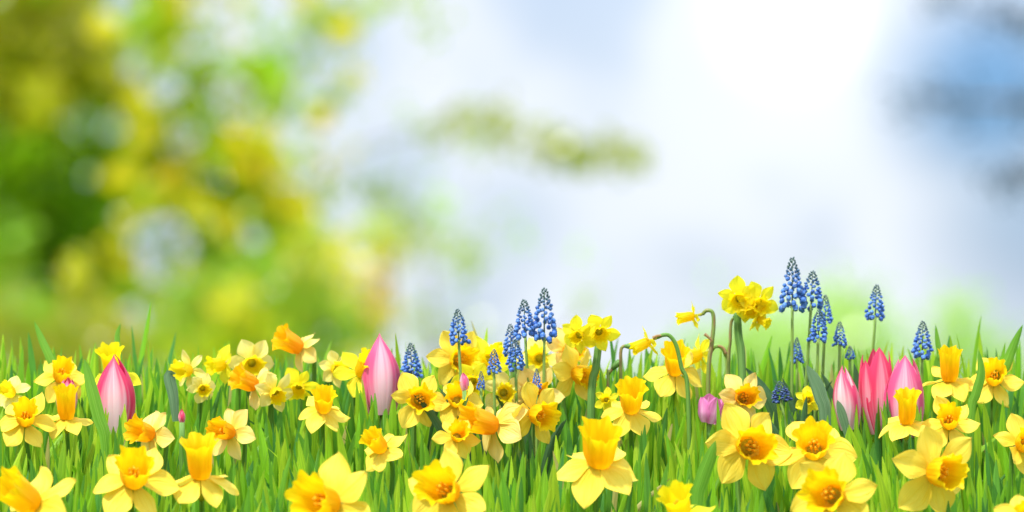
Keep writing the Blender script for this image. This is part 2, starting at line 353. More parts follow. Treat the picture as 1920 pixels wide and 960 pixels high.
DAFF = [  # x, y, size, yaw, pitch, roll, kind, label, options
 (62, 946, 185, -48, 32, 20, 'L', 'large golden daffodil cut off by the bottom left corner, trumpet turned left', dict(tl=1.0, reflex=8)),
 (250, 903, 182, 6, 36, 28, 'L', 'large golden daffodil facing the viewer at bottom left, below the striped tulip', {}),
 (376, 893, 165, -4, 66, 30, 'L', 'golden daffodil with its trumpet straight up, right of the big bottom left bloom', dict(tl=.98, reflex=24)),
 (622, 945, 205, -34, 12, 5, 'L', 'big golden daffodil cut by the bottom edge with two petals raised, left of middle', dict(tl=.95)),
 (843, 925, 180, -22, 16, 8, 'L', 'golden daffodil low at bottom middle with a wide pale petal standing up', dict(tl=.9, tint=.3)),
 (1122, 868, 188, 5, 54, 30, 'L', 'large golden daffodil with raised trumpet and spread lower petals, bottom middle', dict(tl=.84)),
 (1402, 838, 182, 17, 4, 22, 'L', 'wide open daffodil facing the viewer with orange cup, beside a broad leaf', dict(tl=.66, tint=.3)),
 (1527, 846, 172, -4, 28, 32, 'L', 'golden daffodil with frilled cup, pressed against the right of the wide open one', dict(tl=.8)),
 (1562, 930, 186, -20, 10, -15, 'L', 'golden daffodil near the bottom edge with one petal pointing straight up, right of middle', dict(tl=.75)),
 (1752, 885, 190, 34, 0, 18, 'L', 'large daffodil at bottom right with its orange trumpet turned right', dict(tl=.72, tint=.3)),
 (1278, 968, 135, -20, 46, 10, 'B', 'daffodil peeking over the bottom edge, mostly its ruffled yellow trumpet', dict(tl=1.0)),
 (1925, 978, 135, 10, 20, 0, 'L', 'daffodil in the bottom right corner of which only a petal shows', {}),
 (1916, 834, 125, 22, 18, 12, 'L', 'daffodil cut off by the right edge, petals spread to the left', {}),
 (48, 790, 125, 3, 30, 28, 'L', 'golden daffodil at the left edge with open cup and wide petals', {}),
 (125, 783, 108, -2, 68, 30, 'L', 'small golden daffodil with upright trumpet beside the left edge bloom', dict(tl=1.15, reflex=18)),
 (114, 708, 108, 12, 34, 34, 'L', 'golden daffodil half hidden by leaves in front of a small pink tulip, far left', {}),
 (212, 703, 112, -12, 62, 30, 'B', 'daffodil whose yellow trumpet rises from behind the striped tulip', dict(tl=1.0)),
 (22, 738, 78, -28, 26, 0, 'P', 'pale daffodil among the grass at the left edge', {}),
 (283, 815, 112, -46, 14, 25, 'O', 'daffodil behind grass above the big bottom left bloom, trumpet to the left', dict(D=7.93)),
 (355, 694, 84, -42, 0, 10, 'P', 'lemon daffodil turned sideways, leftmost of the pale ones on the skyline', dict(slim=True)),
 (380, 728, 62, 10, -10, 40, 'P', 'small cream daffodil low in the grass below the sideways lemon one', {}),
 (420, 683, 80, -62, -6, 0, 'B', 'bright lemon daffodil with trumpet pointing left on the skyline', dict(tl=.9)),
 (472, 680, 98, 8, -14, 28, 'P', 'pale yellow daffodil with two petals up and trumpet nodding down', dict(tl=.7)),
 (478, 722, 96, -60, 22, 15, 'O', 'apricot daffodil with orange trumpet to the left, under the nodding pale one', dict(tl=.98, reflex=28, mouth=1.15)),
 (432, 812, 112, -40, 14, 20, 'O', 'daffodil half hidden behind two tall grass blades, left of middle', dict(D=7.93)),
 (516, 734, 82, 14, -22, 20, 'P', 'cream daffodil nodding down, between apricot one and lemon one', {}),
 (560, 724, 78, -4, -26, 30, 'B', 'lemon daffodil nodding down with petals up, behind the skyward golden one', {}),
 (562, 652, 98, -60, 26, 10, 'O', 'apricot daffodil highest on the left skyline, orange trumpet thrust up left', dict(tl=1.0, reflex=30, D=8.2, mouth=1.15)),
 (606, 768, 116, 4, 48, 30, 'L', 'golden daffodil alone in the grass with raised trumpet, left of middle', dict(tl=.85)),
 (628, 692, 72, 26, 0, 10, 'P', 'small pale daffodil facing right beside the soft pink tulip', {}),
 (678, 700, 112, 28, 38, 25, 'B', 'lemon daffodil tucked against the left side of the soft pink tulip', dict(tl=.95)),
 (716, 842, 112, -40, 38, 20, 'L', 'daffodil behind grass blades with ruffled trumpet up left, under the soft pink tulip', dict(D=7.88)),
 (785, 750, 118, 10, 4, 25, 'L', 'open golden daffodil facing the viewer, right below the soft pink tulip', dict(tl=.6, tint=.3)),
 (857, 752, 106, 0, 24, 30, 'L', 'golden daffodil with frilled cup, directly right of the open one under the tulip', {}),
 (926, 798, 148, -56, 14, 12, 'O', 'daffodil in profile with large orange trumpet to the left, centre of the meadow', dict(tl=.98, reflex=22, D=7.97, mouth=1.0)),
 (856, 820, 92, 12, 26, 25, 'L', 'small golden daffodil peeping out under the large orange trumpet', dict(D=7.95)),
 (1002, 775, 128, 40, -8, 22, 'L', 'golden daffodil with orange trumpet to the right, centre, below grape hyacinths', dict(tl=.68, tint=.35)),
 (1003, 738, 112, 4, 2, 28, 'O', 'apricot daffodil mostly hidden, two petals above the centre right facing one', dict(D=8.1)),
 (856, 675, 124, 26, 2, 22, 'L', 'golden daffodil on the skyline behind a grape hyacinth, cup facing right', dict(tl=.65, tint=.3)),
 (914, 676, 104, 22, 16, 20, 'B', 'lemon daffodil on the skyline with deep cup, between grape hyacinths', {}),
 (886, 714, 84, 0, -18, 30, 'B', 'lemon daffodil nodding under the skyline bloom, beside a bit of pink', {}),
 (944, 736, 90, 8, 0, 10, 'P', 'cream daffodil in the middle of the crowd under the small grape hyacinth', {}),
 (1012, 672, 96, -10, 6, 30, 'P', 'cream daffodil directly behind the two tall central grape hyacinths', dict(D=8.24)),
 (1080, 700, 122, 42, -10, 20, 'L', 'golden daffodil with cup to the right, behind the thick stem of the twin lemon heads', dict(tl=.7)),
 (1066, 658, 100, 22, 4, 18, 'O', 'apricot daffodil behind the twin lemon heads', dict(D=8.22)),
 (1183, 768, 126, 0, 50, 30, 'L', 'golden daffodil with raised trumpet, middle right, above the large bottom one', dict(tl=.9)),
 (1137, 750, 52, -10, 10, 0, 'B', 'tiny lemon daffodil in the grass left of the middle right golden one', {}),
 (1265, 697, 126, 0, 48, 30, 'L', 'golden daffodil with upright trumpet behind a long arching stalk', dict(tl=.9)),
 (1392, 746, 112, 12, 6, 28, 'O', 'faded apricot daffodil behind dark thin leaves, above the wide open one', dict(tint=.5, D=8.08)),
 (1700, 792, 118, 2, 70, 30, 'L', 'golden daffodil with upright trumpet in front of the pink tulips', dict(tl=1.1, reflex=20)),
 (1780, 712, 116, 0, 70, 30, 'L', 'golden daffodil with upright trumpet on the right, beside pink tulips', dict(tl=1.1, reflex=20)),
 (1864, 712, 118, -2, 28, 28, 'L', 'golden daffodil with open cup highest at the far right', {}),
 (1780, 795, 120, -3, 28, 28, 'L', 'golden daffodil with open cup directly above the large bottom right bloom', {}),
 (1515, 750, 56, 0, 10, 0, 'B', 'tiny lemon daffodil deep in the grass left of the pale tulip bud', {}),
]
for (x, y, s, ya, pi, ro, k, lab, op) in DAFF: daffodil(x, y, s, ya, pi, ro, k, lab, **op)

# several heads on one stalk, and the arched single ones seen in profile
def cluster(D, heads, stalk, label, side=()):
    p = [at(x, y, D) for x, y in stalk]; b = p[-1].copy(); b.z = bank(D, b.x) - .004; pts = p[:-1] + [b]; pts.reverse()
    root = tag(empty('daffodil', b), label, 'daffodil', 'daffodils with several small heads'); pts = chain([q - b for q in pts], 5)
    stem_mesh(root, pts, .0052, .0046, M_STEM_DARK)
    for (x, y, s, ya, pi, ro, tl) in heads:
        c = at(x, y, D - .02); p3, a, Rr = blossom(root, b, c, s * K * D, ya, pi, ro, 'B', tl, 4, rnd.randrange(5), False, False, .1, .95)
        j = pts[-1]; stem_mesh(root, bez(j, j + Vector((0, .006, .01)), p3 - b - a * Rr * .3, p3 - b, 10), .0022, .002, M_STEM_DARK, 'flower_stalk')
    FLOWERS.append((heads[0][0], heads[0][1], 60, D))
cluster(8.12, [(1086, 628, 80, -26, -16, 0, .55), (1123, 622, 84, 14, -22, 25, .5)], [(1122, 648), (1117, 690), (1109, 740), (1106, 800)], 'twin headed lemon daffodil on a thick stem left of the bare drooping stalk')
cluster(8.16, [(1386, 560, 86, -8, -22, 8, .5), (1421, 568, 86, 22, -14, 20, .55), (1406, 578, 66, 4, -40, 40, .6), (1422, 598, 56, 60, -24, 30, .8)], [(1382, 584), (1385, 630), (1391, 690), (1394, 780)], 'tall lemon daffodil with a bunch of heads on a thick stem, highest of all daffodils')
def nodder(x, y, size, yaw, pitch, path, D, label, mat, spathe=None, reflex=12, tl=1.25):
    p = [at(a, b, D) for a, b in path]; b = p[-1].copy(); b.z = bank(D, b.x) - .004
    root = tag(empty('daffodil', b), label, 'daffodil', 'slender daffodils on arched stalks'); c = at(x, y, D)
    p3, a, Rr = blossom(root, b, c, size * K * D, yaw, pitch, 15, 'B', tl, reflex, 1, True, False, .1, 1.05)
    pts = [q - b for q in ([b] + p[:-1][::-1])] + [p3 - b]
    stem_mesh(root, chain(pts, 5), .0028, .0022, mat)
    if spathe:
        q = [at(u, v, D - .006) - b for u, v in spathe]; stem_mesh(root, chain(q, 4), .0012, .0020, M_SPATHE, 'spathe')
    FLOWERS.append((x, y, 50, D))
nodder(1217, 640, 62, -72, -24, [(1244, 628), (1256, 630), (1268, 648), (1278, 690), (1290, 740), (1294, 800)], 8.05, 'small lemon daffodil nodding left from a long arched stalk in front of a golden one', M_STEM, [(1240, 629), (1232, 630), (1224, 634)])
nodder(1301, 592, 58, -80, -10, [(1325, 582), (1336, 586), (1338, 610), (1334, 650), (1328, 710), (1326, 780)], 8.14, 'slim lemon daffodil held sideways high above the grass, left of the many headed one', M_STEM_BROWN, [(1336, 640), (1328, 632), (1321, 626)])
nodder(1313, 664, 84, -66, -16, [(1340, 650), (1351, 650), (1360, 664), (1364, 700), (1366, 780)], 8.2, 'lemon daffodil drooping left on a short bent stalk, below the sideways slim one', M_STEM_OLIVE, [(1346, 648), (1356, 652), (1362, 664)])
def stalk(path, D, label, name='flower_stalk'):
    p = [at(a, b, D) for a, b in path]; b = p[-1].copy(); b.z = bank(D, b.x) - .004
    root = tag(empty(name, b), label, 'flower stalk'); pts = chain([b - b] + [q - b for q in p[:-1][::-1]], 5)
    stem_mesh(root, pts, .0022, .0018, M_STEM_BROWN)
    e = pts[-1]; d = (pts[-1] - pts[-3]).normalized()
    a_, b_, c_ = tube([e - d * .002, e + d * .003, e + d * .007, e + d * .011, e + d * .012], [.002, .0034, .0040, .0036, .0012], 8); put('bud', mesh('bud', a_, b_, M_STEM_DARK, c_), root)
stalk([(1174, 649), (1168, 650), (1164, 660), (1164, 700), (1165, 780)], 8.12, 'bare stalk with a drooping green seed head, between twin lemon heads and nodding one')
stalk([(1150, 690), (1142, 700), (1140, 716), (1139, 780)], 8.13, 'short curled withered stalk in the grass left of the bare drooping stalk', 'withered_stalk')
stalk([(1378, 594), (1371, 604), (1369, 640), (1366, 690), (1365, 780)], 8.17, 'thin olive stalk rising beside the thick stem of the many headed daffodil')

# ------------------------------------------------------------------ grape hyacinths
def spike_mesh(seed, n, wide, dark, bud=False):
    """unit height; bud=True gives only the closed dark tip, otherwise the open florets"""
    r = random.Random(seed); V = []; F = []; C = []
    prof = [(0, .0), (.55, .12), (.95, .38), (1.0, .62), (.78, .86), (.5, .98), (.66, 1.08), (.40, 1.02)]
    for k in range(n):
        t = (k + .5) / n                    # 0 bottom .. 1 top
        if (t > .62) != bud: continue
        if not bud and r.random() < .08: continue
        h = t ** .92; rad = wide * (1 - h) ** .55 * .54
        sz = (.142 - .10 * h) * (1 if not bud else .95) * r.uniform(.88, 1.12)
        if t < .2: rad *= r.uniform(.8, 1.35)
        th = k * 2.39996 + r.uniform(-.25, .25); el = R(-42 + 95 * h + r.uniform(-12, 12)) if t > .12 else R(-58 + r.uniform(-15, 15))
        d = Vector((math.cos(th) * math.cos(el), math.sin(th) * math.cos(el), math.sin(el)))
        p = Vector((math.cos(th) * rad * .55, math.sin(th) * rad * .55, h * .97 + .0))
        q = d.to_track_quat('Z', 'Y').to_matrix(); o = len(V)
        blue = Vector((.035, .13, .50)).lerp(Vector((.11, .28, .70)), r.random()) if not dark else Vector((.03, .06, .22)).lerp(Vector((.05, .12, .34)), r.random())
        green = Vector((.06, .12, .15)).lerp(Vector((.09, .16, .14)), r.random())
        base = blue.lerp(green, max(0, min(1, (t - .5) / .3)))
        for j, (rr, zz) in enumerate(prof):
            for i in range(7):
                a = 2 * math.pi * i / 7; V.append(p + q @ Vector((rr * math.cos(a) * sz * .5, rr * math.sin(a) * sz * .5, zz * sz)))
                C.append(tuple(base.lerp(Vector((.62, .72, .88)), (.5 if j == 6 else 0)) if t < .6 else base))
        F += grid_faces(7, len(prof), True, o); F.append(tuple(o + 7 * (len(prof) - 1) + i for i in range(7)))
    if not bud:
        a, b, _ = tube([Vector((0, 0, 0)), Vector((0, 0, .95))], [.022, .008], 6, len(V)); V += a; F += b; C += [(.12, .2, .14)] * len(a)
    return mesh('bud_tip' if bud else 'flower_spike', V, F, M_FLORET, None, C)
SPK = [(spike_mesh(3 + q, 74, .62, False), spike_mesh(3 + q, 74, .62, False, True)) for q in range(4)] + [(spike_mesh(31, 74, .62, True), spike_mesh(31, 74, .62, True, True))]
def leaf_mesh(path, w, mat, fold=.35, name='leaf'):
    n = len(path); V = []; U = []
    for j, p in enumerate(path):
        v = j / (n - 1); t = (path[min(j + 1, n - 1)] - path[max(j - 1, 0)]).normalized(); s = Vector((1, .25, 0)); s = (s - t * s.dot(t)).normalized(); nn = t.cross(s)
        ww = w * (.55 + .45 * math.sin(min(1, v / .6) * 1.57)) * (1 - max(0, (v - .55) / .45) ** 2.2) ** .8
        for i, u in enumerate((-1, -.5, 0, .5, 1)): V.append(p + s * u * ww + nn * (abs(u) - .5) * fold * ww); U.append(((u + 1) / 2, v))
    return mesh(name, V, grid_faces(5, n), mat, U)
def muscari(x, yt, yb, w, base_x, D, label, dark=False, leaves=0, q=[0]):
    q[0] += 1; a = at(x, yt, D); b = at(x + (base_x - x) * .12 * ((yb - yt) / 60), yb, D); H = (a - b).length
    g = at(base_x, 760, D); g.z = bank(D, g.x) - .004
    root = tag(empty('grape_hyacinth', g), label, 'grape hyacinth', 'grape hyacinths in the meadow')
    sp, bd = SPK[4 if dark else q[0] % 4]; wr = w * K * D / (H * .54)
    M = Matrix.Translation(b - g) @ Vector((0, 0, 1)).rotation_difference(a - b).to_matrix().to_4x4() @ Matrix.Rotation(q[0] * 1.3, 4, 'Z') @ Matrix.Diagonal((H * wr, H * wr, H * .99, 1))
    put('flower_spike', sp, root, M); put('bud_tip', bd, root, M)
    h = b.z - g.z; stem_mesh(root, bez(Vector((0, 0, 0)), Vector((0, 0, h * .35)), (b - g) * .66 + Vector((0, 0, 0)), b - g + (a - b) * .05, 10), .0024, .0017, M_STEM_OLIVE)
    r = random.Random(q[0])
    for k in range(leaves):
        dx = r.uniform(-.05, .03); hh = .115 + r.uniform(.02, .06)
        put('leaf', leaf_mesh(bez(Vector((0, -.01, 0)), Vector((dx * .2, -.015, hh * .5)), Vector((dx * .6, -.02, hh * .8)), Vector((dx * 1.6, -.025, hh)), 10), r.uniform(.004, .006), M_MLEAF, .5), root)
MUS = [
 (858, 578, 640, 35, 876, 8.06, 'grape hyacinth standing alone in front of a golden skyline daffodil, left of the central pair'),
 (770, 642, 706, 37, 784, 8.12, 'grape hyacinth just right of the soft pink tulip'),
 (982, 560, 628, 39, 1002, 8.10, 'tall grape hyacinth, the darker shorter one of the two central spires'),
 (1021, 538, 632, 44, 1018, 8.10, 'tallest central grape hyacinth with ragged lowest bells'),
 (957, 606, 662, 29, 966, 8.13, 'grape hyacinth half hidden behind another just left of the central spires'),
 (966, 635, 690, 33, 974, 8.08, 'grape hyacinth in front of its twin just left of the central spires'),
 (926, 653, 697, 25, 930, 8.07, 'short grape hyacinth in front of a lemon daffodil cup'),
 (902, 695, 728, 15, 904, 8.07, 'tiny grape hyacinth among lemon petals, left of the short one'),
 (1006, 690, 726, 16, 1007, 8.06, 'tiny grape hyacinth between the raised petals of the central daffodils'),
 (1486, 481, 574, 44, 1484, 8.15, 'tallest grape hyacinth of all, leftmost of the right hand cluster'),
 (1524, 506, 574, 42, 1500, 8.16, 'grape hyacinth on a leaning stem, second tallest of the right hand cluster'),
 (1548, 552, 602, 27, 1535, 8.20, 'grape hyacinth half hidden behind a neighbour in the right hand cluster'),
 (1536, 578, 636, 34, 1522, 8.14, 'grape hyacinth in front of its half hidden neighbour in the right hand cluster'),
 (1494, 632, 676, 22, 1496, 8.19, 'small grape hyacinth low between the stems of the two tallest right hand ones'),
 (1575, 602, 646, 25, 1568, 8.19, 'small grape hyacinth standing above the pale tulip bud'),
 (1594, 648, 672, 18, 1590, 8.20, 'tiny grape hyacinth just over the tip of the pale tulip bud'),
 (1644, 532, 594, 34, 1620, 8.19, 'grape hyacinth on a slanting pale stem behind the rose red tulip'),
 (1730, 601, 666, 37, 1724, 8.17, 'grape hyacinth farthest right, behind the broad pink tulip'),
]
for i, a in enumerate(MUS): muscari(*a, leaves=(3 if a[0] in (1486, 1524, 1494, 1006) else 1))
# a fallen dark one lying among the leaves
muscari(1462, 714, 752, 36, 1500, 8.05, 'dark grape hyacinth tipped over low in the leaves, above the frilled golden daffodil', True, 4)

# ------------------------------------------------------------------ tulips
def tulip_petal(seed, wide, open_, mat):
    r = random.Random(seed); nu, nv = 13, 18; V = []; U = []
    for j in range(nv):
        v = j / (nv - 1)
        rad = .25 + .12 * math.sin(min(1, v / .42) * 1.57) if v < .42 else .37 * (1 - (1 - open_) * ((v - .42) / .58) ** 2.1)
        ww = wide * (.62 + .38 * math.sin(min(1, v / .45) * 1.57) if v < .45 else (1 - ((v - .45) / .55) ** 2.2) ** .75)
        for i in range(nu):
            u = -1 + 2 * i / (nu - 1); x = u * ww * .37
            th = x / max(.37, rad) * 1.15
            rr = rad + .005 * math.sin(u * 4 + v * 5 + seed) - .02 * (1 - abs(u)) ** 4 - .012 * u * u
            V.append((math.sin(th) * max(rr, .03), math.cos(th) * rr, v)); U.append((i / (nu - 1), v))
    return mesh('petal', V, grid_faces(nu, nv), mat, U)
def tulip(x, yt, yb, w, kind, label, D, open_=.12, lean=0, rot=0, wide=1.0, name='tulip', cat='tulip', leafs=()):
    a = at(x + lean, yt, D); b = at(x, yb, D); H = (a - b).length; g = b.copy(); g.z = bank(D, g.x) - .004
    root = tag(empty(name, g), label, cat, 'tulips in the meadow' if cat == 'tulip' else None)
    wr = w * K * D / .74
    M = Matrix.Translation(b - g) @ Vector((0, 0, 1)).rotation_difference(a - b).to_matrix().to_4x4() @ Matrix.Rotation(R(rot), 4, 'Z')
    for k in range(6):
        inner = k % 2; me = tulip_petal(k + int(x), wide * (1.02 if not inner else .98), open_, M_TUL[kind]); s = .84 if inner else 1.0; jr = random.Random(int(x) + k); jt = open_ * 14
        put('petal', me, root, M @ Matrix.Rotation(R(60 * k + jr.uniform(-6, 6)), 4, 'Z') @ Matrix.Rotation(R(-jr.uniform(-.2, 1) * jt), 4, 'X') @ Matrix.Diagonal((wr * s, wr * s, H * (1 - jr.uniform(0, .1 + .25 * open_) * (k > 0)), 1)))
    h = b.z - g.z; stem_mesh(root, [Vector((0, 0, h * i / 6)) for i in range(7)], .0035, .0035, M_STEM)
    for pth, lw in leafs:
        q = [at(u, v, D - .03) - g for u, v in pth]; put('leaf', leaf_mesh(chain(q, 4), lw, M_TLEAF, .5), root)
TUL = [
 (217, 664, 818, 78, 'stripe', 'large pink and white striped tulip standing at the left', 8.075, .06, -3, 168, 1.05, [((330, 790), (325, 740), (318, 705), (330, 700)), .007]),
 (717, 624, 778, 74, 'soft', 'soft pink tulip rising alone left of the centre, beside a grape hyacinth', 8.135, .08, -6, 188, 1.05, None),
 (1593, 684, 806, 52, 'pale', 'pale pink tulip bud, leftmost of the right hand tulips', 8.09, .10, -12, 150, 1.0, [((1592, 830), (1586, 800), (1578, 772), (1570, 750)), .0055]),
 (1648, 650, 812, 66, 'red', 'rose red tulip with raised petals in the middle of the right hand tulips', 8.115, .62, -6, 196, .86, None),
 (1694, 666, 822, 76, 'soft', 'broad pink tulip, rightmost of the right hand tulips', 8.085, .40, 4, 172, 1.05, None),
 (124, 706, 775, 40, 'soft', 'small pink tulip hidden behind grass between two golden daffodils, far left', 8.11, .3, 4, 0, 1.0, None),
 (872, 698, 732, 18, 'soft', 'little pink tulip bud showing among lemon daffodils left of the centre', 8.03, .1, -3, 0, 1.0, None),
 (341, 766, 792, 14, 'red', 'tiny rose tulip bud deep in the grass right of the striped tulip', 7.99, .1, 0, 0, 1.0, None),
]
for (x, yt, yb, w, k, lab, D, op, le, ro, wi, lf) in TUL: tulip(x, yt, yb, w, k, lab, D, op, le, ro, wi, leafs=[tuple(lf)] if lf else ())
tulip(1330, 738, 792, 48, 'violet', 'small violet pink crocus low in the grass left of the faded apricot daffodil', 8.085, .9, 6, 15, .8, 'crocus', 'crocus')
# broad leaves that stand out one by one
def broad(path, w, D, label, mat=None, cat='leaf'):
    g = at(*path[0], D); g.z = bank(D, g.x) - .004; q = [Vector((0, 0, 0))] + [at(u, v, D) - g for u, v in path]
    me = leaf_mesh(chain(q, 4), w, mat or M_BLADE1, .3, 'broad_leaf'); o = put('broad_leaf', me); o.location = g; tag(o, label, cat, 'broad leaves in the meadow')
M_BLADE1 = plain('broad_green_leaf', (.14, .36, .025), (.22, .48, .05), .4, 12, .8, .4)
broad([(1308, 950), (1315, 905), (1330, 862), (1342, 826)], .0085, 7.78, 'broad green leaf curving up in front of the wide open daffodil')
broad([(200, 845), (185, 780), (170, 720), (158, 672)], .0075, 7.95, 'long broad green leaf leaning left between the small trumpet and the striped tulip')
broad([(110, 720), (98, 680), (80, 640), (64, 602)], .0052, 8.15, 'tall leaf leaning left above the skyline at far left')
broad([(1870, 720), (1885, 690), (1900, 650), (1918, 608)], .0060, 8.12, 'tall leaf leaning right at the right edge of the skyline')
broad([(1820, 790), (1830, 740), (1840, 700), (1835, 655)], .0058, 7.98, 'broad leaf standing in front of the far right open cup daffodil')
broad([(1548, 790), (1540, 745), (1528, 712), (1512, 684)], .0085, 8.06, 'broad grey green leaf under the right hand grape hyacinths', M_TLEAF)
broad([(225, 700), (222, 660), (220, 630), (226, 606)], .0035, 8.2, 'thin upright leaf above the tip of the striped tulip')
broad([(1755, 700), (1762, 670), (1758, 640), (1754, 608)], .0035, 8.2, 'thin upright leaf right of the farthest grape hyacinth')

# ------------------------------------------------------------------ the grass itself (beyond counting: one object)
def grass():
    rg = np.random.RandomState(5); P = []
    for (d0, d1, n) in ((7.35, 8.36, 10200), (8.36, 8.6, 1300)):
        P.append(np.stack([rg.uniform(-.82, .82, n), rg.uniform(d0, d1, n)], 1))
    P = np.concatenate(P); n = len(P); NV = 11
    X, Y = P[:, 0], P[:, 1]; Z = np.array([bank(y, x) for x, y in P]) - .004
    patch = np.array([noise.noise(Vector((x * 7, y * 9, 2))) for x, y in P])
    h = HG * (.52 + .62 * rg.rand(n) + .18 * patch); h[rg.rand(n) < .04] *= 1.18
    back = Y > 8.2; tall = back & (rg.rand(n) < .10); h[tall] *= 1.16
    wd = rg.uniform(.0027, .0056, n); wd[Y > 8.15] *= .8
    lean = rg.normal(0, .085, n) + .05 * np.sin(X * 11); leany = rg.normal(0, .08, n); bend = rg.normal(0, .09, n)
    # keep the flower faces free, as blades grow round them
    for i in range(n):
        for (fx, fy, fs, fd) in FLOWERS:
            if Y[i] < fd + .012:
                sx = 960 + X[i] / (K * Y[i]) + lean[i] * h[i] / (K * Y[i])
                if abs(sx - fx) < .46 * fs:
                    ty = 700 - (Z[i] + h[i]) / (K * Y[i]); lim = fy + fs * (.20 + .30 * rg.rand())
                    if ty < lim and rg.rand() < .92: h[i] = max(.03, (700 - lim) * K * Y[i] - Z[i])
    for i in range(n):                         # blades stand round the tulips too
        for (fx, row, hw, fd) in ((217, 772, 36, 8.075), (717, 732, 36, 8.135), (1593, 770, 24, 8.09), (1648, 762, 30, 8.115), (1694, 765, 36, 8.085)):
            if fd - .07 < Y[i] < fd - .012 and abs(960 + X[i] / (K * Y[i]) - fx) < hw and rg.rand() < .6:
                h[i] = max(.03, (700 - row - rg.uniform(-30, 40)) * K * Y[i] - Z[i])
    rot = rg.normal(0, .55, n); sxv = np.stack([np.cos(rot), np.sin(rot), np.zeros(n)], 1); nx = np.stack([-np.sin(rot), np.cos(rot), np.zeros(n)], 1)
    c1 = np.array([.23, .53, .018]); c2 = np.array([.08, .28, .05]); c3 = np.array([.46, .68, .035])
    m = np.clip(rg.rand(n) + patch * .5, 0, 1)[:, None]; colb = np.where(m < .5, c2 + (c1 - c2) * m * 2, c1 + (c3 - c1) * (m - .5) * 2)
    colb *= rg.uniform(.82, 1.18, (n, 1)); dry = rg.rand(n) < .022; colb[dry] = np.array([.55, .50, .16]); bend[rg.rand(n) < .05] *= 4.5
    V = np.zeros((n, NV, 3, 3), np.float32); C = np.zeros((n, NV, 3, 3), np.float32); U = np.zeros((n, NV, 3, 2), np.float32)
    rs = rg.rand(n) * 50
    for j in range(NV):
        v = j / (NV - 1); v = 1 - (1 - v) ** 1.7
        tip = (.45 + .55 * min(1, v / .35)) * ((1 - max(0, (v - .66) / .34) ** 2.1) ** .75 if v < 1 else .0)
        if v >= 1: tip = .10
        cx = X + lean * h * v + bend * h * v * v * .7; cyv = Y + leany * h * v + bend * .5 * h * v * v; cz = Z + h * v * (1 - .12 * np.abs(bend) * v)
        for i, u in enumerate((-1, 0, 1)):
            V[:, j, i] = np.stack([cx, cyv, cz], 1) + sxv * (u * wd * tip)[:, None] + nx * (abs(u) * .45 * wd * tip)[:, None]
            C[:, j, i] = colb; U[:, j, i, 0] = (u + 1) / 2 * .9 + rs; U[:, j, i, 1] = v * 3 + rs
    V = V.reshape(-1, 3); C = C.reshape(-1, 3); U = U.reshape(-1, 2)
    q = np.array([[j * 3 + i, j * 3 + i + 1, j * 3 + i + 4, j * 3 + i + 3] for j in range(NV - 1) for i in range(2)], np.int32)
    F = (q[None] + (np.arange(n) * NV * 3)[:, None, None]).reshape(-1, 4)
    o = put('grass', quads('grass', V, F, M_GRASS, C, U)); tag(o, 'fresh green strap leaved grass covering the flower bank', 'grass', kind='stuff')
def quads(name, V, F, mat, C, U=None):
    me = bpy.data.meshes.new(name); me.vertices.add(len(V)); me.vertices.foreach_set('co', np.asarray(V, np.float32).ravel())
    me.loops.add(F.size); me.loops.foreach_set('vertex_index', F.ravel().astype(np.int32))
    me.polygons.add(len(F)); me.polygons.foreach_set('loop_start', np.arange(0, F.size, 4, dtype=np.int32))
    me.polygons.foreach_set('use_smooth', np.ones(len(F), bool)); me.materials.append(mat)
    me.update(calc_edges=True)
    ca = me.color_attributes.new('tone', 'FLOAT_COLOR', 'POINT'); c = np.ones((len(V), 4), np.float32); c[:, :3] = C; ca.data.foreach_set('color', c.ravel())
    if U is not None:
        ul = me.uv_layers.new(name='UVMap'); ul.data.foreach_set('uv', np.asarray(U, np.float32)[F.ravel()].ravel())
    me.validate(); return me
grass()

# ------------------------------------------------------------------ trees and shrubs far behind (out of focus)
def leaves(clumps, seed, size, gaps=(), droop=0):
    """clumps: (x px, y px, radius px, D, depth, count, colour) -> leaf quads"""
    rg = np.random.RandomState(seed); V = []; C = []
    for (x, y, r, D, dep, n, col) in clumps:
        c = at(x, y, D); rr = r * K * D
        p = rg.normal(0, .5, (n, 3)); p *= np.array([rr, dep, rr]); p += np.array(c)
        for k in range(n):
            q = p[k]; sx = 960 + q[0] / (K * q[1]); sy = 700 - q[2] / (K * q[1])
            if any((sx - gx)**2 + (sy - gy)**2 < gr * gr for gx, gy, gr in gaps) and rg.rand() < .94: continue
            if q[2] < -.55: continue
            d = rg.normal(0, 1, 3); d /= np.linalg.norm(d); e = np.cross(d, rg.normal(0, 1, 3)); e /= np.linalg.norm(e)
            l = size * rg.uniform(.7, 1.3); w = l * .33
            V += [q - d * l * .5, q + e * w, q + d * l * .5, q - e * w]; cc = np.array(col) * rg.uniform(.75, 1.25) * np.array([rg.uniform(.85, 1.15), 1, 1]); C += [cc] * 4
    F = np.arange(len(V)).reshape(-1, 4); return np.array(V), F, np.array(C)
def crown(root, base, clumps, seed, size, gaps=()):
    V, F, C = leaves(clumps, seed, size, gaps)
    return put('crown', quads('crown', V - np.array(base), F, M_TREELEAF, C), root)
def limb(name, root, base, pts, r0, r1):
    q = chain([p - base for p in pts], 5); n = len(q); a, b, c = tube(q, [r0 + (r1 - r0) * i / (n - 1) for i in range(n)], 9); return put(name, mesh(name, a, b, M_BARK, c), root)
YEL = (.78, .72, .008); OL3 = (.40, .40, .015); GR2 = (.24, .44, .012); YG = (.47, .62, .012); GRN = (.40, .68, .014); DGR = (.32, .56, .012); OLV = (.60, .60, .014); BRN = (.50, .38, .012); OL2 = (.38, .42, .03); PALE = (.42, .55, .14); ORG = (.72, .52, .14)
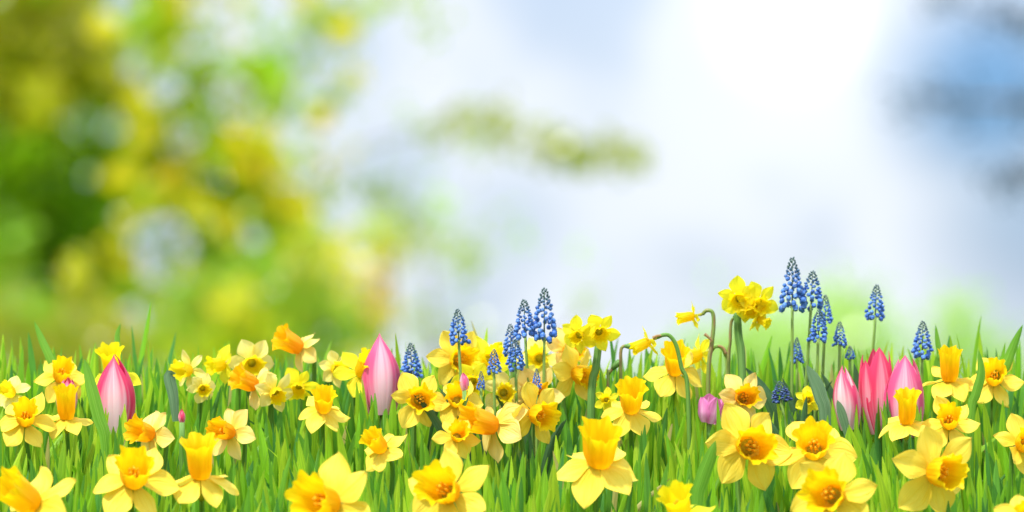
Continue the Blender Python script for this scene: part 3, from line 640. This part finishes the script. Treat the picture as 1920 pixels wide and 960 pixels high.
GAPS = [(445, 15, 84), (308, 160, 34), (430, 190, 44), (335, 255, 34), (300, 465, 56), (330, 530, 30), (225, 5, 34), (350, 95, 30), (520, 40, 36), (590, 120, 50), (215, 240, 22), (540, 250, 30), (640, 390, 44), (610, 300, 60), (700, 250, 70), (760, 120, 90), (255, 590, 22), (470, 455, 24), (520, 350, 18)]
GAPS = [(x, y, r * 1.2) for x, y, r in GAPS] + [(395, 100, 26), (480, 235, 28), (250, 130, 24), (505, 545, 26), (410, 330, 22), (560, 190, 30), (380, 560, 22), (170, 330, 16), (90, 420, 14), (560, 330, 24), (640, 520, 28)]
def big_tree():
    D = 33; b = at(95, 700, D); b.z = -.6; root = tag(empty('broadleaf_tree', b), 'big yellow green tree filling the left, blurred, nearest behind the meadow', 'tree')
    limb('trunk', root, b, [b, at(100, 640, D), at(85, 350, D), at(60, 120, D), at(40, -190, D)], .075, .03)
    for pts in ([(80, 330), (230, 250), (420, 200), (640, 60), (760, 5)], [(90, 420), (300, 400), (520, 330), (800, 245), (1000, 265), (1220, 292)], [(60, 120), (-200, 0), (-420, -80)], [(70, 200), (240, 40), (380, -140)], [(60, 260), (-150, 180), (-400, 150)]):
        limb('branch', root, b, [at(x, y, D + .2 * i) for i, (x, y) in enumerate(pts)], .008, .003)
    r = random.Random(3); cl = []
    for _ in range(300):
        x = r.uniform(-480, 640); y = r.uniform(-230, 640); edge = 620 + 50 * math.sin(y / 70.0) + (60 if y > 380 else 0)
        if x > edge - 110 * r.random(): continue
        g = noise.noise(Vector((x / 120, y / 120, 5.3))) + noise.noise(Vector((x / 55, y / 55, 1.3))) * .5 + .35 * (x - 260) / 300 + r.uniform(-.12, .12)
        pal = [DGR, GRN, GRN, YG, YEL] if y > 260 or x > 260 else [OL3, OLV, GRN, OLV, YEL]
        col = pal[max(0, min(4, int(2.2 + 3.4 * g)))]
        cl.append((x, y, r.uniform(45, 80), D + r.uniform(-1.2, 1.2), .5, r.randrange(110, 190), col))
    for (x, y, rr, n, col) in ((90, 110, 90, 260, OLV), (60, 230, 80, 150, BRN), (170, 140, 70, 160, OLV), (150, 50, 60, 130, YEL), (60, 470, 110, 240, GRN), (120, 560, 80, 170, GRN), (510, 370, 45, 160, YEL), (470, 300, 50, 130, YEL), (545, 440, 50, 110, YG), (560, 75, 45, 70, OLV), (740, 8, 50, 60, YG), (640, 70, 40, 30, OLV),
                              (905, 215, 50, 36, OL2), (860, 222, 36, 20, OL2), (960, 245, 42, 34, OL2), (1040, 275, 40, 66, OL2), (1085, 290, 42, 60, OL2), (1150, 290, 34, 52, OL2), (1200, 293, 20, 22, OL2), (800, 245, 40, 18, OL2), (740, 270, 45, 26, OL2), (700, 210, 50, 30, PALE), (800, 250, 60, 20, PALE), (660, 320, 60, 60, PALE), (700, 380, 60, 60, YG), (760, 430, 60, 50, PALE), (640, 200, 45, 30, PALE), (880, 260, 50, 20, PALE)):
        cl.append((x, y, rr, D, .4, n, col))
    for _ in range(150):
        x = r.uniform(220, 620); y = r.uniform(-30, 640)
        if x > 610 - 60 * math.sin(y / 90) - (40 if y < 150 else 0): continue
        g = noise.noise(Vector((x / 90, y / 90, 8.3))) * 2 + r.uniform(-.2, .2)
        cl.append((x, y, r.uniform(34, 52), D + r.uniform(-1.4, -.6), .3, r.randrange(60, 100), [GR2, GRN, YG, GRN, YEL, OL3][max(0, min(5, int(3 + 3 * g)))]))
    for _ in range(22):
        cl.append((r.uniform(560, 800), r.uniform(20, 380), r.uniform(35, 60), D - .5, .4, r.randrange(14, 34), r.choice((PALE, YG, PALE, OL2))))
    for _ in range(60):                       # tight sprigs, glints put in as brighter leaf colour that blurs to discs
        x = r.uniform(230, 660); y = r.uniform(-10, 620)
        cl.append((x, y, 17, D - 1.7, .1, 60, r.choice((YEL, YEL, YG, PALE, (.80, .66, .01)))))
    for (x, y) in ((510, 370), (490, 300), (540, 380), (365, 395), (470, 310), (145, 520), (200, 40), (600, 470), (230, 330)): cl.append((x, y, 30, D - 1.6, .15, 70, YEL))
    crown(root, b, cl, 1, .07, GAPS)
big_tree()
def back_tree():
    D = 48; b = at(-120, 700, D); b.z = -.6; root = tag(empty('broadleaf_tree', b), 'darker green tree half hidden behind the big yellow green one at far left, blurred', 'tree'); r = random.Random(8)
    limb('trunk', root, b, [b, at(-110, 500, D), at(-130, 100, D), at(-150, -120, D)], .16, .06); cl = []
    for _ in range(150):
        x = r.uniform(-600, 430); y = r.uniform(-150, 680)
        if x > 300 + 90 * math.sin(y / 110): continue
        cl.append((x, y, r.uniform(60, 90), D + r.uniform(-1, 1), .6, r.randrange(90, 140), r.choice((GRN, GRN, YG, OLV))))
    crown(root, b, cl, 41, .11, GAPS)
back_tree()
def shrub(name, D, x0, seed, clumps, label, size=.055, cat='shrub', stems=3):
    b = at(x0, 700, D); b.z = -.6; root = tag(empty(name, b), label, cat)
    xs_ = [c[0] for c in clumps]
    for k in range(stems):
        tx = xs_[(k * 5) % len(xs_)]; ty = clumps[(k * 5) % len(xs_)][1]; limb('stem' if cat == 'shrub' else 'trunk', root, b, [b + Vector((.03 * k, 0, 0)), (b + at(tx, ty, D)) * .5 + Vector((0, 0, .05)), at(tx, ty, D)], .02, .006)
    crown(root, b, clumps, seed, size)
r = random.Random(12)
cl = [(x, y, r.uniform(45, 75), 28 + r.uniform(-.6, .6), .4, r.randrange(45, 80), r.choice((YEL, YG, GR2, GR2, OL3))) for x, y in [(r.uniform(330, 690), r.uniform(500, 700)) for _ in range(46)]]
cl += [(430, 590, 50, 28, .3, 130, YEL), (360, 610, 60, 28, .3, 110, OL3), (580, 560, 50, 28, .3, 120, YG), (520, 640, 60, 28, .3, 120, YG), (620, 500, 55, 28, .3, 90, YEL), (590, 460, 50, 28, .3, 60, YG)]
shrub('shrub', 28, 480, 21, cl, 'bright yellow green shrub behind the meadow, blurred, left of centre')
cl = [(x, y, r.uniform(50, 80), 27 + r.uniform(-.5, .5), .4, r.randrange(50, 90), r.choice((OL3, GR2, OL3, BRN))) for x, y in [(r.uniform(-60, 300), r.uniform(590, 700)) for _ in range(26)]]
shrub('shrub', 27, 120, 22, cl, 'low olive shrub behind the meadow in the left corner, blurred')
cl = [(700, 545, 46, 30, .3, 70, ORG), (715, 500, 40, 30, .3, 34, ORG), (690, 600, 46, 30, .3, 80, YEL), (730, 580, 40, 30, .3, 40, ORG), (735, 455, 50, 30, .3, 60, OLV), (700, 430, 50, 30, .3, 50, YG)]
shrub('shrub', 30, 705, 23, cl, 'orange tinged shrub, blurred, right of the yellow green one')
cl = [(790, 440, 55, 36, .4, 60, PALE), (860, 470, 55, 36, .4, 70, YG), (830, 390, 45, 36, .4, 34, GRN), (880, 500, 45, 36, .4, 36, PALE), (780, 590, 60, 36, .4, 40, PALE), (830, 620, 60, 36, .4, 50, PALE), (900, 640, 60, 36, .4, 40, PALE), (950, 420, 40, 36, .4, 14, PALE), (985, 450, 30, 36, .4, 8, GRN), (1085, 462, 24, 36, .4, 6, GRN), (1100, 580, 40, 36, .4, 14, PALE)]
shrub('sapling', 36, 850, 24, cl, 'pale thin sapling blurred against the sky behind the central grape hyacinths', .06, 'tree', 4)
for (x0, pts, seed, lab) in ((1430, [(1390, 650, 70, 150), (1450, 630, 75, 190), (1500, 660, 80, 200), (1330, 670, 60, 110), (1440, 690, 90, 220), (1250, 690, 60, 80)], 25, 'pale green bush far behind the many headed daffodil, blurred'),
                             (1610, [(1600, 600, 60, 120), (1640, 640, 70, 170), (1570, 650, 70, 150), (1600, 540, 60, 36), (1620, 690, 90, 200), (1550, 560, 50, 30)], 26, 'pale green bush far behind the tulips, blurred'),
                             (1800, [(1790, 590, 50, 60), (1810, 630, 60, 100), (1770, 660, 70, 120), (1850, 670, 70, 120), (1900, 680, 60, 100)], 27, 'pale green bush far behind the right edge daffodils, blurred')):
    shrub('bush', 60, x0, seed, [(x, y, rr, 60, .8, n, ((.50, .70, .16), (.38, .66, .06))[i % 2]) for i, (x, y, rr, n) in enumerate(pts)], lab, .11, 'bush')
def dark_tree():
    D = 40; DK = (.06, .10, .13); b = at(2250, 700, D); b.z = -.6; root = tag(empty('dark_tree', b), 'dark sparse branches of a tree reaching in at the upper right edge, blurred', 'tree')
    limb('trunk', root, b, [b, at(2240, 300, D), at(2210, -200, D)], .14, .08)
    cl = []
    for pts in ([(2240, 330), (2060, 230), (1920, 195), (1800, 190), (1720, 185)], [(2230, 200), (2000, 60), (1900, 40), (1800, 0)], [(2240, 420), (2050, 330), (1930, 320), (1880, 330)]):
        limb('branch', root, b, [at(x, y, D) for x, y in pts], .035, .008)
        for (x, y) in pts[1:]:
            for _ in range(2): cl.append((x + r.uniform(-35, 35), y + r.uniform(-20, 25), 45, D, .3, 15, DK))
    V, F, C = leaves(cl, 31, .07); put('crown', quads('crown', V - np.array(b), F, M_DULLLEAF, C), root)
dark_tree()
